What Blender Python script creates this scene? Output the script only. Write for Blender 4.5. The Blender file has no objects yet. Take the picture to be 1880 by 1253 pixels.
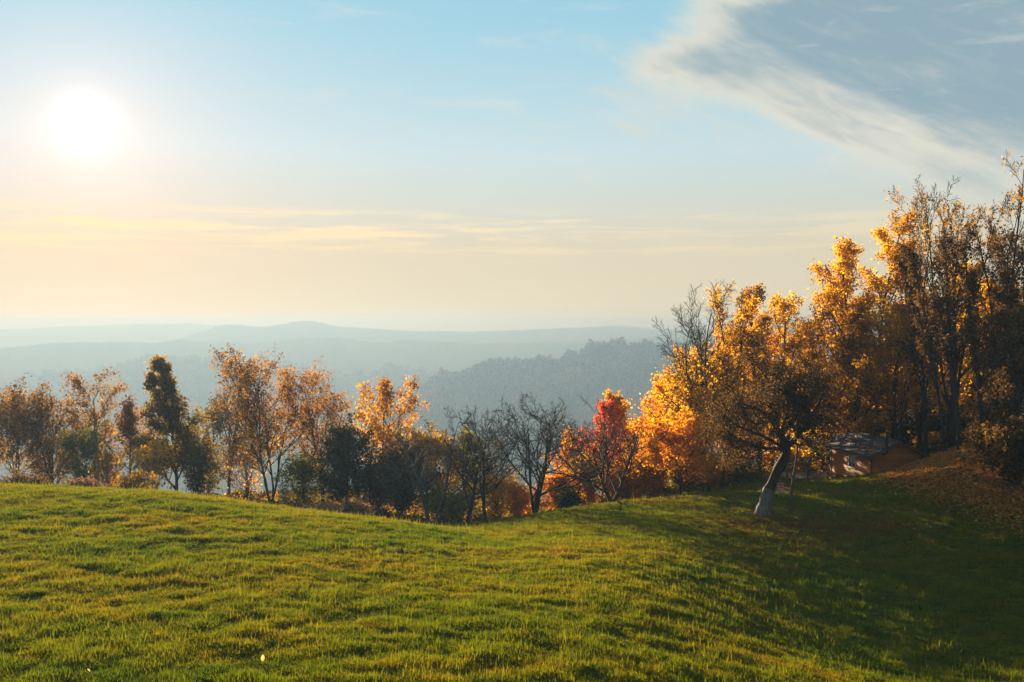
import bpy, math, random
import numpy as np
from mathutils import Vector, Matrix

# ------------------------------------------------------------------ camera, world, sun, exposure
R = math.radians
scn = bpy.context.scene
C = scn.collection
EYE = 12.0
F = 1880 * 35 / 36.0                  # focal length in photograph pixels
HZ = 590.0                            # horizon row in the photograph
SUN_AZ, SUN_EL = -23.1, 10.2

cam_d = bpy.data.cameras.new('camera'); cam = bpy.data.objects.new('camera', cam_d); C.objects.link(cam)
cam_d.lens = 35; cam_d.sensor_width = 36; cam_d.clip_start = 0.1; cam_d.clip_end = 30000
cam.location = (0, 0, EYE)
cam.rotation_euler = (R(90) - math.atan((626.5 - HZ) / F), 0, 0)
scn.camera = cam

vs = scn.view_settings
vs.view_transform = 'Standard'; vs.look = 'None'; vs.gamma = 1; vs.use_curve_mapping = False
vs.exposure = 2.25
scn.render.engine = 'CYCLES'
cy = scn.cycles
cy.use_denoising = True
cy.max_bounces = 6; cy.diffuse_bounces = 3; cy.glossy_bounces = 2; cy.transmission_bounces = 4
cy.transparent_max_bounces = 8; cy.volume_bounces = 1
cy.sample_clamp_indirect = 6.0

S = Vector((math.sin(R(SUN_AZ)) * math.cos(R(SUN_EL)), math.cos(R(SUN_AZ)) * math.cos(R(SUN_EL)), math.sin(R(SUN_EL))))

sun_d = bpy.data.lights.new('sun', 'SUN'); sun = bpy.data.objects.new('sun', sun_d); C.objects.link(sun)
sun_d.energy = 5.0; sun_d.angle = R(0.53); sun_d.color = (1.0, 0.80, 0.52)
sun.rotation_euler = S.to_track_quat('Z', 'Y').to_euler()
sun.location = S * 100

class NT:
    """small helper for node trees"""
    def __init__(s, nt): s.nt = nt; s.nt.nodes.clear()
    def n(s, t, **kw):
        nd = s.nt.nodes.new(t)
        for k, v in kw.items(): setattr(nd, k, v)
        return nd
    def put(s, sock, v):
        if v is None: return
        if isinstance(v, bpy.types.NodeSocket): s.nt.links.new(v, sock)
        else: sock.default_value = v
    def m(s, op, a, b=None, c=None, clamp=False):
        nd = s.n('ShaderNodeMath', operation=op, use_clamp=clamp)
        s.put(nd.inputs[0], a); s.put(nd.inputs[1], b); s.put(nd.inputs[2], c)
        return nd.outputs[0]
    def vm(s, op, a, b=None, out=0):
        nd = s.n('ShaderNodeVectorMath', operation=op)
        s.put(nd.inputs[0], a); s.put(nd.inputs[1], b)
        return nd.outputs[out]
    def mr(s, v, a, b, c=0.0, d=1.0, smooth=True):
        nd = s.n('ShaderNodeMapRange', interpolation_type='SMOOTHSTEP' if smooth else 'LINEAR')
        for i, x in enumerate((v, a, b, c, d)): s.put(nd.inputs[i], x)
        return nd.outputs[0]
    def mix(s, f, a, b, blend='MIX'):
        nd = s.n('ShaderNodeMix', data_type='RGBA', blend_type=blend)
        s.put(nd.inputs['Factor'], f); s.put(nd.inputs[6], a); s.put(nd.inputs[7], b)
        return nd.outputs[2]
    def noise(s, vec, scale, detail=4, rough=.55, dist=0.0):
        nd = s.n('ShaderNodeTexNoise'); s.put(nd.inputs['Vector'], vec)
        nd.inputs['Scale'].default_value = scale; nd.inputs['Detail'].default_value = detail
        nd.inputs['Roughness'].default_value = rough; nd.inputs['Distortion'].default_value = dist
        return nd.outputs[0]
    def ramp(s, f, stops):
        nd = s.n('ShaderNodeValToRGB'); s.put(nd.inputs[0], f); e = nd.color_ramp.elements
        while len(e) < len(stops): e.new(.5)
        for q, (p, c) in zip(e, stops): q.position = p; q.color = (*c[:3], 1)
        return nd.outputs[0]
    def xyz(s, x, y, z=0.0):
        nd = s.n('ShaderNodeCombineXYZ')
        for i, v in enumerate((x, y, z)): s.put(nd.inputs[i], v)
        return nd.outputs[0]

SKY = 0.11
CLOUD_AT = (3.1, 1.2, 0.0)
world = bpy.data.worlds.new('World'); scn.world = world; world.use_nodes = True
def build_world():
    w = NT(world.node_tree)
    sky = w.n('ShaderNodeTexSky', sky_type='NISHITA', sun_disc=False)
    sky.sun_elevation = R(SUN_EL); sky.sun_rotation = R(SUN_AZ)
    sky.altitude = 300; sky.air_density = 0.8; sky.dust_density = 0.1; sky.ozone_density = 3.0
    d = w.n('ShaderNodeTexCoord').outputs['Generated']
    sp = w.n('ShaderNodeSeparateXYZ'); w.put(sp.inputs[0], d)
    x, y, z = sp.outputs
    deg = 180 / math.pi
    az = w.m('MULTIPLY', w.m('ARCTAN2', x, y), deg)
    el = w.m('MULTIPLY', w.m('ARCSINE', z), deg)
    k = 1 / SKY
    def col(r, g, b, f=1.0): return (r * k * f, g * k * f, b * k * f, 1)
    c = w.vm('POWER', sky.outputs[0], (.25, .25, .25))
    # thick warm air low over the horizon
    warm = w.ramp(w.m('DIVIDE', el, 20.0, clamp=True), ((0.0, (.48, .43, .33)), (.135, (.52, .43, .315)), (.22, (.545, .44, .32)), (.475, (.505, .54, .50)), (.85, (.34, .51, .53))))
    c = w.vm('MULTIPLY', c, w.vm('MULTIPLY', warm, (k, k, k)))
    # bright air round the sun
    ang = w.m('MULTIPLY', w.m('ARCCOSINE', w.m('MINIMUM', w.vm('DOT_PRODUCT', d, tuple(S), out=1), 1.0)), deg)
    def glow(width, p): return w.m('EXPONENT', w.m('MULTIPLY', w.m('POWER', w.m('DIVIDE', ang, width), p), -1.0))
    for wd, p, cc in ((.85, 1.5, col(1.6, 1.5, 1.4)), (3.6, 1.1, col(.38, .20, .11)), (9.0, 1.6, col(.10, .01, .0))):
        g = w.vm('MULTIPLY', w.xyz(1, 1, 1), cc[:3]); nd = w.n('ShaderNodeVectorMath', operation='SCALE')
        w.put(nd.inputs[0], g); w.put(nd.inputs['Scale'], glow(wd, p))
        c = w.vm('ADD', c, nd.outputs[0])
    # the cloud bank towards the right: bright thin rim, blue grey body
    pv = w.xyz(w.m('MULTIPLY', w.m('ADD', az, w.m('MULTIPLY', el, .6)), .085), w.m('MULTIPLY', w.m('ADD', el, w.m('MULTIPLY', az, .36)), .20), 0.0)
    n1 = w.noise(w.vm('ADD', pv, CLOUD_AT), 1.7, 9, .54, .25)
    n2 = w.noise(w.vm('ADD', pv, (7.3, 2.1, 0)), 4.2, 7, .58, .5)
    f1 = w.m('SUBTRACT', w.m('ADD', w.m('MULTIPLY', az, .37), w.m('MULTIPLY', el, .93)), 15.2)
    f2 = w.m('MULTIPLY', w.m('SUBTRACT', w.m('ADD', az, w.m('MULTIPLY', el, -.9)), -5.4), .85)
    f = w.m('MINIMUM', f1, f2)
    f = w.m('ADD', f, w.m('MULTIPLY', w.m('SUBTRACT', n1, .46), 9.5))
    f = w.m('ADD', f, w.m('MULTIPLY', w.m('SUBTRACT', n2, .5), 3.4))
    rim = w.mr(f, -1.6, 2.2)
    body = w.mr(f, .8, 5.2)
    lowfade = w.mr(el, 4.0, 9.5)
    ccol = w.mix(body, col(.80, .76, .64), col(.285, .41, .48))
    ccol = w.mix(w.m('MULTIPLY', w.mr(n2, .48, .75), .30), ccol, col(.56, .58, .56))
    c = w.mix(w.m('MULTIPLY', w.m('MULTIPLY', rim, lowfade), .9), c, ccol)
    # low thin streaks above the haze
    pv2 = w.xyz(w.m('MULTIPLY', az, .06), w.m('MULTIPLY', el, .85), 5.0)
    n3 = w.noise(pv2, 2.2, 7, .6, .5)
    band = w.m('MULTIPLY', w.mr(el, 3.0, 5.0), w.m('SUBTRACT', 1.0, w.mr(el, 5.6, 6.6)))
    st = w.m('MULTIPLY', w.mr(n3, .44, .62), band)
    near = w.m('EXPONENT', w.m('MULTIPLY', ang, -.035))
    c = w.mix(w.m('MULTIPLY', st, w.m('MULTIPLY', near, .95)), c, col(1.25, .95, .52))
    # scattered faint wisps
    pv3 = w.xyz(w.m('MULTIPLY', az, .05), w.m('MULTIPLY', el, .22), 9.0)
    n4 = w.noise(pv3, 3.0, 7, .62, .6)
    ws = w.m('MULTIPLY', w.mr(n4, .54, .74), w.mr(el, 6.0, 9.0))
    c = w.mix(w.m('MULTIPLY', ws, .30), c, col(.86, .82, .72))
    bg = w.n('ShaderNodeBackground'); w.put(bg.inputs[0], w.vm('MULTIPLY', c, (.297, .297, .297))); bg.inputs[1].default_value = SKY * .7
    out = w.n('ShaderNodeOutputWorld'); w.nt.links.new(bg.outputs[0], out.inputs[0])
build_world()

# ------------------------------------------------------------------ helpers
def tag(o, label=None, cat=None, group=None, kind=None):
    if label: o['label'] = label
    if cat: o['category'] = cat
    if group: o['group'] = group
    if kind: o['kind'] = kind
    return o
def empty(name, loc, label=None, cat=None, group=None, rz=0.0):
    o = bpy.data.objects.new(name, None); C.objects.link(o)
    o.location = loc; o.rotation_euler = (0, 0, rz); o.empty_display_size = .2
    return tag(o, label, cat, group)
def mesh_np(name, verts, faces, mat, parent=None, tint=None, smooth=False):
    """verts (n,3); faces (m,k) all of one size k"""
    verts = np.asarray(verts, np.float32); faces = np.asarray(faces, np.int32)
    me = bpy.data.meshes.new(name)
    m, k = faces.shape
    me.vertices.add(len(verts)); me.vertices.foreach_set('co', verts.ravel())
    me.loops.add(m * k); me.loops.foreach_set('vertex_index', faces.ravel())
    me.polygons.add(m); me.polygons.foreach_set('loop_start', np.arange(0, m * k, k, dtype=np.int32))
    if smooth: me.polygons.foreach_set('use_smooth', np.ones(m, bool))
    if tint is not None:
        a = me.attributes.new('tint', 'FLOAT', 'POINT'); a.data.foreach_set('value', np.asarray(tint, np.float32))
    me.update(calc_edges=True)
    if mat: me.materials.append(mat)
    o = bpy.data.objects.new(name, me); C.objects.link(o)
    if parent: o.parent = parent
    return o

class MB:
    """collects boxes, bars and prisms into one mesh"""
    def __init__(s): s.v = []; s.f = []
    def hexa(s, pts):
        b = len(s.v); s.v += [tuple(p) for p in pts]
        s.f += [tuple(b + i for i in q) for q in ((3, 2, 1, 0), (4, 5, 6, 7), (0, 1, 5, 4), (1, 2, 6, 5), (2, 3, 7, 6), (3, 0, 4, 7))]
        return s
    def box(s, x0, x1, y0, y1, z0, z1):
        return s.hexa([(x0, y0, z0), (x1, y0, z0), (x1, y1, z0), (x0, y1, z0), (x0, y0, z1), (x1, y0, z1), (x1, y1, z1), (x0, y1, z1)])
    def bar(s, a, b, w, h):
        a, b = Vector(a), Vector(b); d = (b - a).normalized()
        up = Vector((0, 0, 1)) if abs(d.z) < .95 else Vector((1, 0, 0))
        r = d.cross(up).normalized() * w / 2; u = r.cross(d).normalized() * h / 2
        return s.hexa([a - r - u, a + r - u, b + r - u, b - r - u, a - r + u, a + r + u, b + r + u, b - r + u])
    def prism(s, poly, dv):
        b = len(s.v); n = len(poly); dv = Vector(dv)
        s.v += [tuple(Vector(p)) for p in poly] + [tuple(Vector(p) + dv) for p in poly]
        s.f += [tuple(b + i for i in reversed(range(n))), tuple(b + n + i for i in range(n))]
        s.f += [(b + i, b + (i + 1) % n, b + n + (i + 1) % n, b + n + i) for i in range(n)]
        return s
    def tube(s, pts, rads, k=10):
        b = len(s.v); n = len(pts)
        for i, (p, r) in enumerate(zip(pts, rads)):
            p = Vector(p); d = (Vector(pts[min(i + 1, n - 1)]) - Vector(pts[max(i - 1, 0)])).normalized()
            up = Vector((0, 1, 0)) if abs(d.y) < .9 else Vector((1, 0, 0))
            a = d.cross(up).normalized(); c = a.cross(d)
            s.v += [tuple(p + a * r * math.cos(t) + c * r * math.sin(t)) for t in [2 * math.pi * j / k for j in range(k)]]
        for i in range(n - 1):
            s.f += [(b + i * k + j, b + i * k + (j + 1) % k, b + (i + 1) * k + (j + 1) % k, b + (i + 1) * k + j) for j in range(k)]
        s.f += [tuple(b + j for j in reversed(range(k))), tuple(b + (n - 1) * k + j for j in range(k))]
        return s
    def build(s, name, mat, parent=None, bevel=0.0):
        me = bpy.data.meshes.new(name); me.from_pydata(s.v, [], s.f); me.update()
        me.materials.append(mat)
        o = bpy.data.objects.new(name, me); C.objects.link(o)
        if parent: o.parent = parent
        if bevel:
            bv = o.modifiers.new('bevel', 'BEVEL'); bv.width = bevel; bv.segments = 1; bv.limit_method = 'ANGLE'
        return o

def new_mat(name):
    m = bpy.data.materials.new(name); m.use_nodes = True
    return m, NT(m.node_tree)
def finish(t, sh):
    o = t.n('ShaderNodeOutputMaterial'); t.nt.links.new(sh, o.inputs[0])
def bsdf(t, col, rough=.8, normal=None, spec=.3):
    b = t.n('ShaderNodeBsdfPrincipled'); t.put(b.inputs['Base Color'], col); t.put(b.inputs['Roughness'], rough)
    b.inputs['Specular IOR Level'].default_value = spec
    if normal is not None: t.put(b.inputs['Normal'], normal)
    return b.outputs[0]
def bump(t, h, strength=.4, dist=.02):
    b = t.n('ShaderNodeBump'); b.inputs['Strength'].default_value = strength; b.inputs['Distance'].default_value = dist
    t.put(b.inputs['Height'], h); return b.outputs[0]
def pos(t): return t.n('ShaderNodeNewGeometry').outputs['Position']
def leaf_mat(name, stops, transl=.5, gloss=.06):
    m, t = new_mat(name)
    a = t.n('ShaderNodeAttribute', attribute_name='tint')
    c = t.ramp(a.outputs['Fac'], stops)
    d = t.n('ShaderNodeBsdfDiffuse'); t.put(d.inputs[0], c)
    tr = t.n('ShaderNodeBsdfTranslucent'); t.put(tr.inputs[0], c)
    mx = t.n('ShaderNodeMixShader'); mx.inputs[0].default_value = transl
    t.nt.links.new(d.outputs[0], mx.inputs[1]); t.nt.links.new(tr.outputs[0], mx.inputs[2])
    finish(t, mx.outputs[0]); return m
def bark_mat(name, a, b, scale=6.0):
    m, t = new_mat(name); p = pos(t)
    v = t.vm('MULTIPLY', p, (1, 1, .25))
    n = t.noise(v, scale, 5, .65)
    c = t.ramp(n, ((.3, a), (.7, b)))
    finish(t, bsdf(t, c, .9, bump(t, n, .6, .03), .15)); return m

rs = np.random.RandomState(5)
_tab = rs.rand(256, 256).astype(np.float64)
def vnoise(x, y):
    xi = np.floor(x).astype(int); yi = np.floor(y).astype(int); fx = x - xi; fy = y - yi
    fx = fx * fx * (3 - 2 * fx); fy = fy * fy * (3 - 2 * fy)
    a = _tab[xi & 255, yi & 255]; b = _tab[(xi + 1) & 255, yi & 255]
    c = _tab[xi & 255, (yi + 1) & 255]; d = _tab[(xi + 1) & 255, (yi + 1) & 255]
    return (a * (1 - fx) + b * fx) * (1 - fy) + (c * (1 - fx) + d * fx) * fy - .5
def fbm(x, y, o=4, g=.5):
    s = 0; a = 1.0
    for i in range(o):
        s = s + a * vnoise(x * 2 ** i + 17.3 * i, y * 2 ** i + 5.7 * i); a *= g
    return s

# ------------------------------------------------------------------ terrain height
COLS = {   # bearing (photograph column) : (distance, height below the eye)
 -500: [(28,10.2),(46,10.2),(60,10.2),(70,11.4),(85,14),(105,18.5),(160,33),(300,75),(600,150)],
    0: [(28,10.2),(46,10.2),(55,10.15),(61,10.12),(70,11.9),(85,14.8),(105,18.8),(160,33),(300,75),(600,150)],
  300: [(28,10.2),(46,10.3),(55,10.25),(60,10.35),(70,12.3),(85,15.4),(105,19.2),(160,33),(300,75),(600,150)],
  560: [(28,10.2),(46,10.5),(52,10.65),(58,11.1),(68,13.4),(85,16.6),(105,20),(160,33),(300,75),(600,150)],
  800: [(28,10.3),(40,10.7),(50,11.2),(57,11.85),(66,14.2),(78,16.4),(90,18.6),(110,22),(160,34),(300,76),(600,150)],
  900: [(28,10.3),(40,10.8),(50,11.6),(60,12.8),(70,14.4),(78,15.8),(90,18.4),(110,22),(160,34),(300,76),(600,150)],
 1000: [(28,10.5),(40,10.9),(50,11.5),(60,12.5),(72,13.85),(80,15.6),(90,18),(110,22),(160,34),(300,76),(600,150)],
 1150: [(28,10.8),(40,11.2),(50,11.6),(60,12.2),(74,13.4),(82,15.0),(92,17),(110,20),(160,32),(300,74),(600,150)],
 1300: [(28,11.2),(40,12.1),(50,12.3),(60,12.1),(76,13.2),(84,14.4),(94,15.8),(110,18),(160,30),(300,72),(600,150)],
 1402: [(28,11.4),(40,12.8),(50,13.0),(62,12.05),(78,13.0),(86,13.8),(96,14.8),(110,17),(160,28),(300,70),(600,150)],
 1530: [(28,11.6),(40,13.6),(50,13.6),(60,12.4),(76,12.26),(84,13.2),(96,14),(110,16),(160,26),(300,66),(600,150)],
 1640: [(30,12.4),(40,14.2),(50,13.9),(58,12.6),(66,11.7),(74,11.2),(84,12.6),(96,13),(110,14),(160,24),(300,64),(600,150)],
 1780: [(30,12.4),(40,14.9),(47,14.6),(54,12.6),(60,10.8),(66,9.2),(75,9.4),(90,10.5),(110,12),(160,20),(300,60),(600,150)],
 1880: [(30,12.2),(40,15.2),(46,14.8),(52,12.9),(58,10.5),(64,8.8),(75,8.6),(90,9.5),(110,11),(160,18),(300,58),(600,150)],
 2400: [(30,12.0),(40,14.5),(46,14.0),(52,11.0),(60,6.0),(75,4.0),(90,4.0),(110,6),(160,14),(300,54),(600,150)],
}
_dk = np.concatenate([np.arange(28, 130, 1.0), np.geomspace(130, 600, 60)])
_uk = np.linspace(-600, 2500, 156)
def _table():
    xs = sorted(COLS); rows = []
    for x in xs:
        p = np.array(COLS[x], float); rows.append(np.interp(_dk, p[:, 0], p[:, 1]))
    rows = np.array(rows)
    T = np.array([np.interp(_uk, xs, rows[:, j]) for j in range(len(_dk))]).T
    k = np.array([1, 2, 3, 2, 1.]) / 9
    for _ in range(2):
        P = np.pad(T, ((0, 0), (2, 2)), 'edge'); T = sum(k[i] * P[:, i:i + T.shape[1]] for i in range(5))
        P = np.pad(T, ((2, 2), (0, 0)), 'edge'); T = sum(k[i] * P[i:i + T.shape[0], :] for i in range(5))
    return T
_T = _table()
def _lookup(px, d):
    fu = np.clip((px - _uk[0]) / (_uk[1] - _uk[0]), 0, len(_uk) - 1.001); iu = fu.astype(int); fu = fu - iu
    fd = np.interp(d, _dk, np.arange(len(_dk))); fd = np.clip(fd, 0, len(_dk) - 1.001); jd = fd.astype(int); fd = fd - jd
    return (_T[iu, jd] * (1 - fd) + _T[iu, jd + 1] * fd) * (1 - fu) + (_T[iu + 1, jd] * (1 - fd) + _T[iu + 1, jd + 1] * fd) * fu
def height(X, Y, relief=True):
    X = np.asarray(X, float); Y = np.asarray(Y, float)
    d = np.maximum(Y, 28.0)
    z = EYE - _lookup(940 + F * X / d, d)
    t = np.clip((28 - Y) / 28, 0, 1); t = t * t * (3 - 2 * t)
    z = z + (EYE - 1.7 - z) * t
    back = np.clip((-Y - 30) / 500, 0, 1)
    z = z - back * 60
    z = z - np.clip((Y - 600) / 900, 0, 1) * 175
    if relief:
        w = np.clip((150 - np.abs(Y)) / 40, 0, 1)
        z = z + w * (.09 * fbm(X / 5.5, Y / 3.2, 2) + .11 * fbm(X / 1.1 + 9, Y / .6 + 3, 3) * np.clip((90 - Y) / 20, 0, 1))
        z = z + (1 - w) * 10 * fbm(X / 160, Y / 160, 3)
    return z
def hz(x, y): return float(height(np.array([x]), np.array([y]))[0])
def gx(px, d): return (px - 940) / F * d
def base(px, d, sink=0.0):
    x = gx(px, d); return (x, d, hz(x, d) - sink)
def ztop(py, d): return EYE - (py - HZ) / F * d

# ------------------------------------------------------------------ materials of the setting
def ground_mat():
    m, t = new_mat('meadow_soil'); p = pos(t)
    n = t.noise(p, .35, 6, .6); n2 = t.noise(t.vm('MULTIPLY', p, (.7, 1.6, 1)), 2.6, 5, .65)
    c = t.ramp(t.m('ADD', t.m('MULTIPLY', n, .5), t.m('MULTIPLY', n2, .5)), ((.35, (.028, .038, .006)), (.5, (.055, .062, .008)), (.66, (.085, .060, .018))))
    sep = t.n('ShaderNodeSeparateXYZ'); t.put(sep.inputs[0], p)
    far = t.mr(sep.outputs[1], 95, 160)
    wood = t.ramp(t.noise(p, .02, 6, .6), ((.35, (.03, .045, .012)), (.6, (.09, .06, .015)), (.75, (.06, .07, .02))))
    c = t.mix(far, c, wood)
    finish(t, bsdf(t, c, .95, bump(t, n2, .5, .08), 0)); return m
def hill_mat():
    m, t = new_mat('wooded_hill'); p = pos(t)
    n = t.noise(p, .012, 6, .6); n2 = t.noise(p, .06, 5, .7)
    c = t.ramp(t.m('ADD', t.m('MULTIPLY', n, .6), t.m('MULTIPLY', n2, .4)), ((.35, (.025, .038, .012)), (.52, (.05, .055, .015)), (.68, (.12, .07, .02))))
    finish(t, bsdf(t, c, 1.0, bump(t, n2, 1.0, 3.0), 0)); return m
MAT_SOIL = ground_mat(); MAT_HILL = hill_mat()

def build_ground():
    def axis(lo, hi, step, far, n):
        core = np.arange(lo, hi + .01, step)
        a = lo - np.geomspace(step, far + lo if far + lo > 0 else far, n)[::-1]; b = hi + np.geomspace(step, far - hi, n)
        return np.concatenate([a, core, b])
    xs = axis(-46, 62, .42, 8600, 46); ys = axis(22, 92, .36, 8600, 60)
    X, Y = np.meshgrid(xs, ys)
    Z = height(X, Y)
    v = np.stack([X.ravel(), Y.ravel(), Z.ravel()], 1)
    nx, ny = len(xs), len(ys)
    i = (np.arange(ny - 1)[:, None] * nx + np.arange(nx - 1)[None]).ravel()
    o = mesh_np('ground', v, np.stack([i, i + 1, i + nx + 1, i + nx], 1), MAT_SOIL, smooth=True)
    tag(o, kind='structure')
build_ground()

# ------------------------------------------------------------------ hills behind
def ridge(name, d, pts, depth, seed, rough, step):
    """a long hill: crest rows given in the photograph's columns, at distance d, with a front and a back slope"""
    pts = np.array(pts, float)
    px = np.arange(pts[0, 0], pts[-1, 0], step)
    py = np.interp(px, pts[:, 0], pts[:, 1])
    k = np.hanning(13); k /= k.sum()
    py = np.convolve(np.pad(py, 6, 'edge'), k, 'valid')
    X = gx(px, d)
    crest = EYE - (py - HZ) / F * d
    t = np.concatenate([np.linspace(-1, -.3, 12), np.linspace(-.27, .3, 22), np.linspace(.4, 1, 6)])
    XX, TT = np.meshgrid(X, t)
    wob = fbm(XX / (depth * .35) + seed * 3.1, TT * 1.5 + seed, 4)
    prof = np.cos(np.clip(TT, -1, 1) * math.pi / 2) ** 1.25
    z0 = EYE - 330
    Z = z0 + (crest[None, :] - z0) * prof
    side = 1 - np.exp(-np.abs(TT) * 6)
    Z = Z + wob * (crest[None, :] - z0) * .55 * side
    Z = np.minimum(Z, crest[None, :] + 1) + rough * fbm(XX / 26.0 + seed, TT * depth / 26.0, 3, .7)
    Y = d + TT * depth + 60 * fbm(XX / 300 + seed, TT * 0 + .5, 2)
    v = np.stack([XX.ravel(), Y.ravel(), Z.ravel()], 1)
    nx, ny = len(X), len(t)
    i = (np.arange(ny - 1)[:, None] * nx + np.arange(nx - 1)[None]).ravel()
    o = mesh_np(name, v, np.stack([i, i + 1, i + nx + 1, i + nx], 1), MAT_HILL, smooth=True)
    tag(o, kind='structure')
    return XX, Y, Z
r1 = ridge('hill', 2000, [(560,860),(700,800),(760,755),(800,722),(860,705),(900,690),(960,683),(1000,690),(1040,672),(1100,665),(1160,655),(1200,651),(1260,655),(1400,640),(1700,625),(2100,620)], 420, 1, 3, 3)
r2 = ridge('hill', 2900, [(-500,735),(0,725),(90,706),(180,705),(260,682),(320,672),(400,676),(520,700),(640,705),(720,695),(770,700),(840,708),(950,725),(1200,735),(1900,740)], 420, 2, 4, 3)
r3 = ridge('hill', 3900, [(-700,660),(-200,655),(0,640),(60,636),(120,630),(200,630),(270,632),(330,623),(400,630),(480,630),(560,622),(620,620),(690,630),(760,625),(860,633),(960,630),(1080,628),(1200,620),(1500,612),(2300,610)], 520, 3, 3, 4)
r4 = ridge('hill', 4900, [(-900,670),(-200,660),(200,640),(340,625),(380,608),(430,596),(480,602),(520,598),(565,588),(620,600),(700,606),(860,610),(960,606),(1060,602),(1130,600),(1200,606),(1700,600),(2500,605)], 560, 4, 2, 4)
r5 = ridge('hill', 6400, [(-1000,615),(0,606),(120,600),(250,596),(340,594),(420,600),(700,612),(1000,610),(1140,597),(1220,606),(1800,600),(2600,600)], 700, 5, 2, 5)

# ------------------------------------------------------------------ tree builder
UP = np.array([0, 0, 1.0])
def _norm(a): return a / np.maximum(np.linalg.norm(a, axis=-1, keepdims=True), 1e-9)
def polylines(rng, p0, d0, length, n, wander, trop):
    """n+1 points per line, vectorised over B lines"""
    B = len(p0); P = np.zeros((B, n + 1, 3)); P[:, 0] = p0; d = _norm(d0)
    for i in range(n):
        d = _norm(d + rng.normal(0, wander, (B, 3)) + UP * np.asarray(trop).reshape(-1, 1))
        P[:, i + 1] = P[:, i] + d * (length / n)[:, None]
    return P
def children(rng, P, Rr, L, n, t0, t1, ang, angj, ratio, shape, nseg, wander, trop, rr):
    B, N, _ = P.shape
    t = np.clip((np.tile(np.linspace(t0, t1, n), (B, 1)) + rng.uniform(-.5, .5, (B, n)) * (t1 - t0) / n), t0 * .9, .995)
    f = t * (N - 1); i = np.minimum(f.astype(int), N - 2); f = f - i
    b = np.arange(B)[:, None]
    p = P[b, i] * (1 - f)[..., None] + P[b, i + 1] * f[..., None]
    r = Rr[b, i] * (1 - f) + Rr[b, i + 1] * f
    pd = _norm(P[b, i + 1] - P[b, i])
    a = rng.normal(ang, angj, (B, n)); az = np.arange(n)[None] * 2.399 + rng.uniform(0, 6.28, (B, 1)) + rng.normal(0, .5, (B, n))
    ref = np.where(np.abs(pd[..., 2:3]) > .9, np.array([1., 0, 0]), UP)
    s = _norm(np.cross(pd, ref)); q = np.cross(s, pd)
    d = pd * np.cos(a)[..., None] + (s * np.cos(az)[..., None] + q * np.sin(az)[..., None]) * np.sin(a)[..., None]
    ln = L[:, None] * ratio * shape(t) * rng.uniform(.7, 1.25, (B, n))
    p = p.reshape(-1, 3); d = d.reshape(-1, 3); ln = ln.ravel()
    r0 = np.minimum(r.ravel() * rr, ln * .035 + .004)
    C_ = polylines(rng, p, d, ln, nseg, wander, trop)
    k = np.linspace(1, .35, nseg + 1)[None]
    return C_, r0[:, None] * k, ln
def tubes(P, Rr, k):
    B, N, _ = P.shape
    T = np.empty_like(P); T[:, 1:-1] = P[:, 2:] - P[:, :-2]; T[:, 0] = P[:, 1] - P[:, 0]; T[:, -1] = P[:, -1] - P[:, -2]
    T = _norm(T); ref = np.where(np.abs(T[:, :1, 2:3]) > .8, np.array([0, 1., 0]), UP)
    a = _norm(np.cross(T, np.broadcast_to(ref, T.shape))); c = np.cross(a, T)
    th = np.arange(k) * 2 * math.pi / k
    V = P[:, :, None] + Rr[:, :, None, None] * (a[:, :, None] * np.cos(th)[:, None] + c[:, :, None] * np.sin(th)[:, None])
    V = V.reshape(-1, 3)
    b = (np.arange(B)[:, None, None] * N + np.arange(N - 1)[None, :, None]) * k; j = np.arange(k)[None, None]; j2 = (j + 1) % k
    Fc = np.stack([b + j, b + j2, b + k + j2, b + k + j], -1).reshape(-1, 4)
    return V, Fc
def leaf_quads(rng, c, size, flat=.0):
    n = len(c)
    a = _norm(rng.normal(0, 1, (n, 3)) * np.array([1, 1, 1 - flat])); b = _norm(np.cross(a, rng.normal(0, 1, (n, 3))))
    s = size * rng.lognormal(0, .28, n)
    nrm = np.cross(a, b)
    A = a * s[:, None] * .5; Bv = b * s[:, None] * .34; Nn = nrm * s[:, None] * .10
    V = np.stack([c - A + Nn, c - Bv, c + A + Nn, c + Bv], 1).reshape(-1, 3)
    return V, np.arange(4 * n).reshape(-1, 4)

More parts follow.
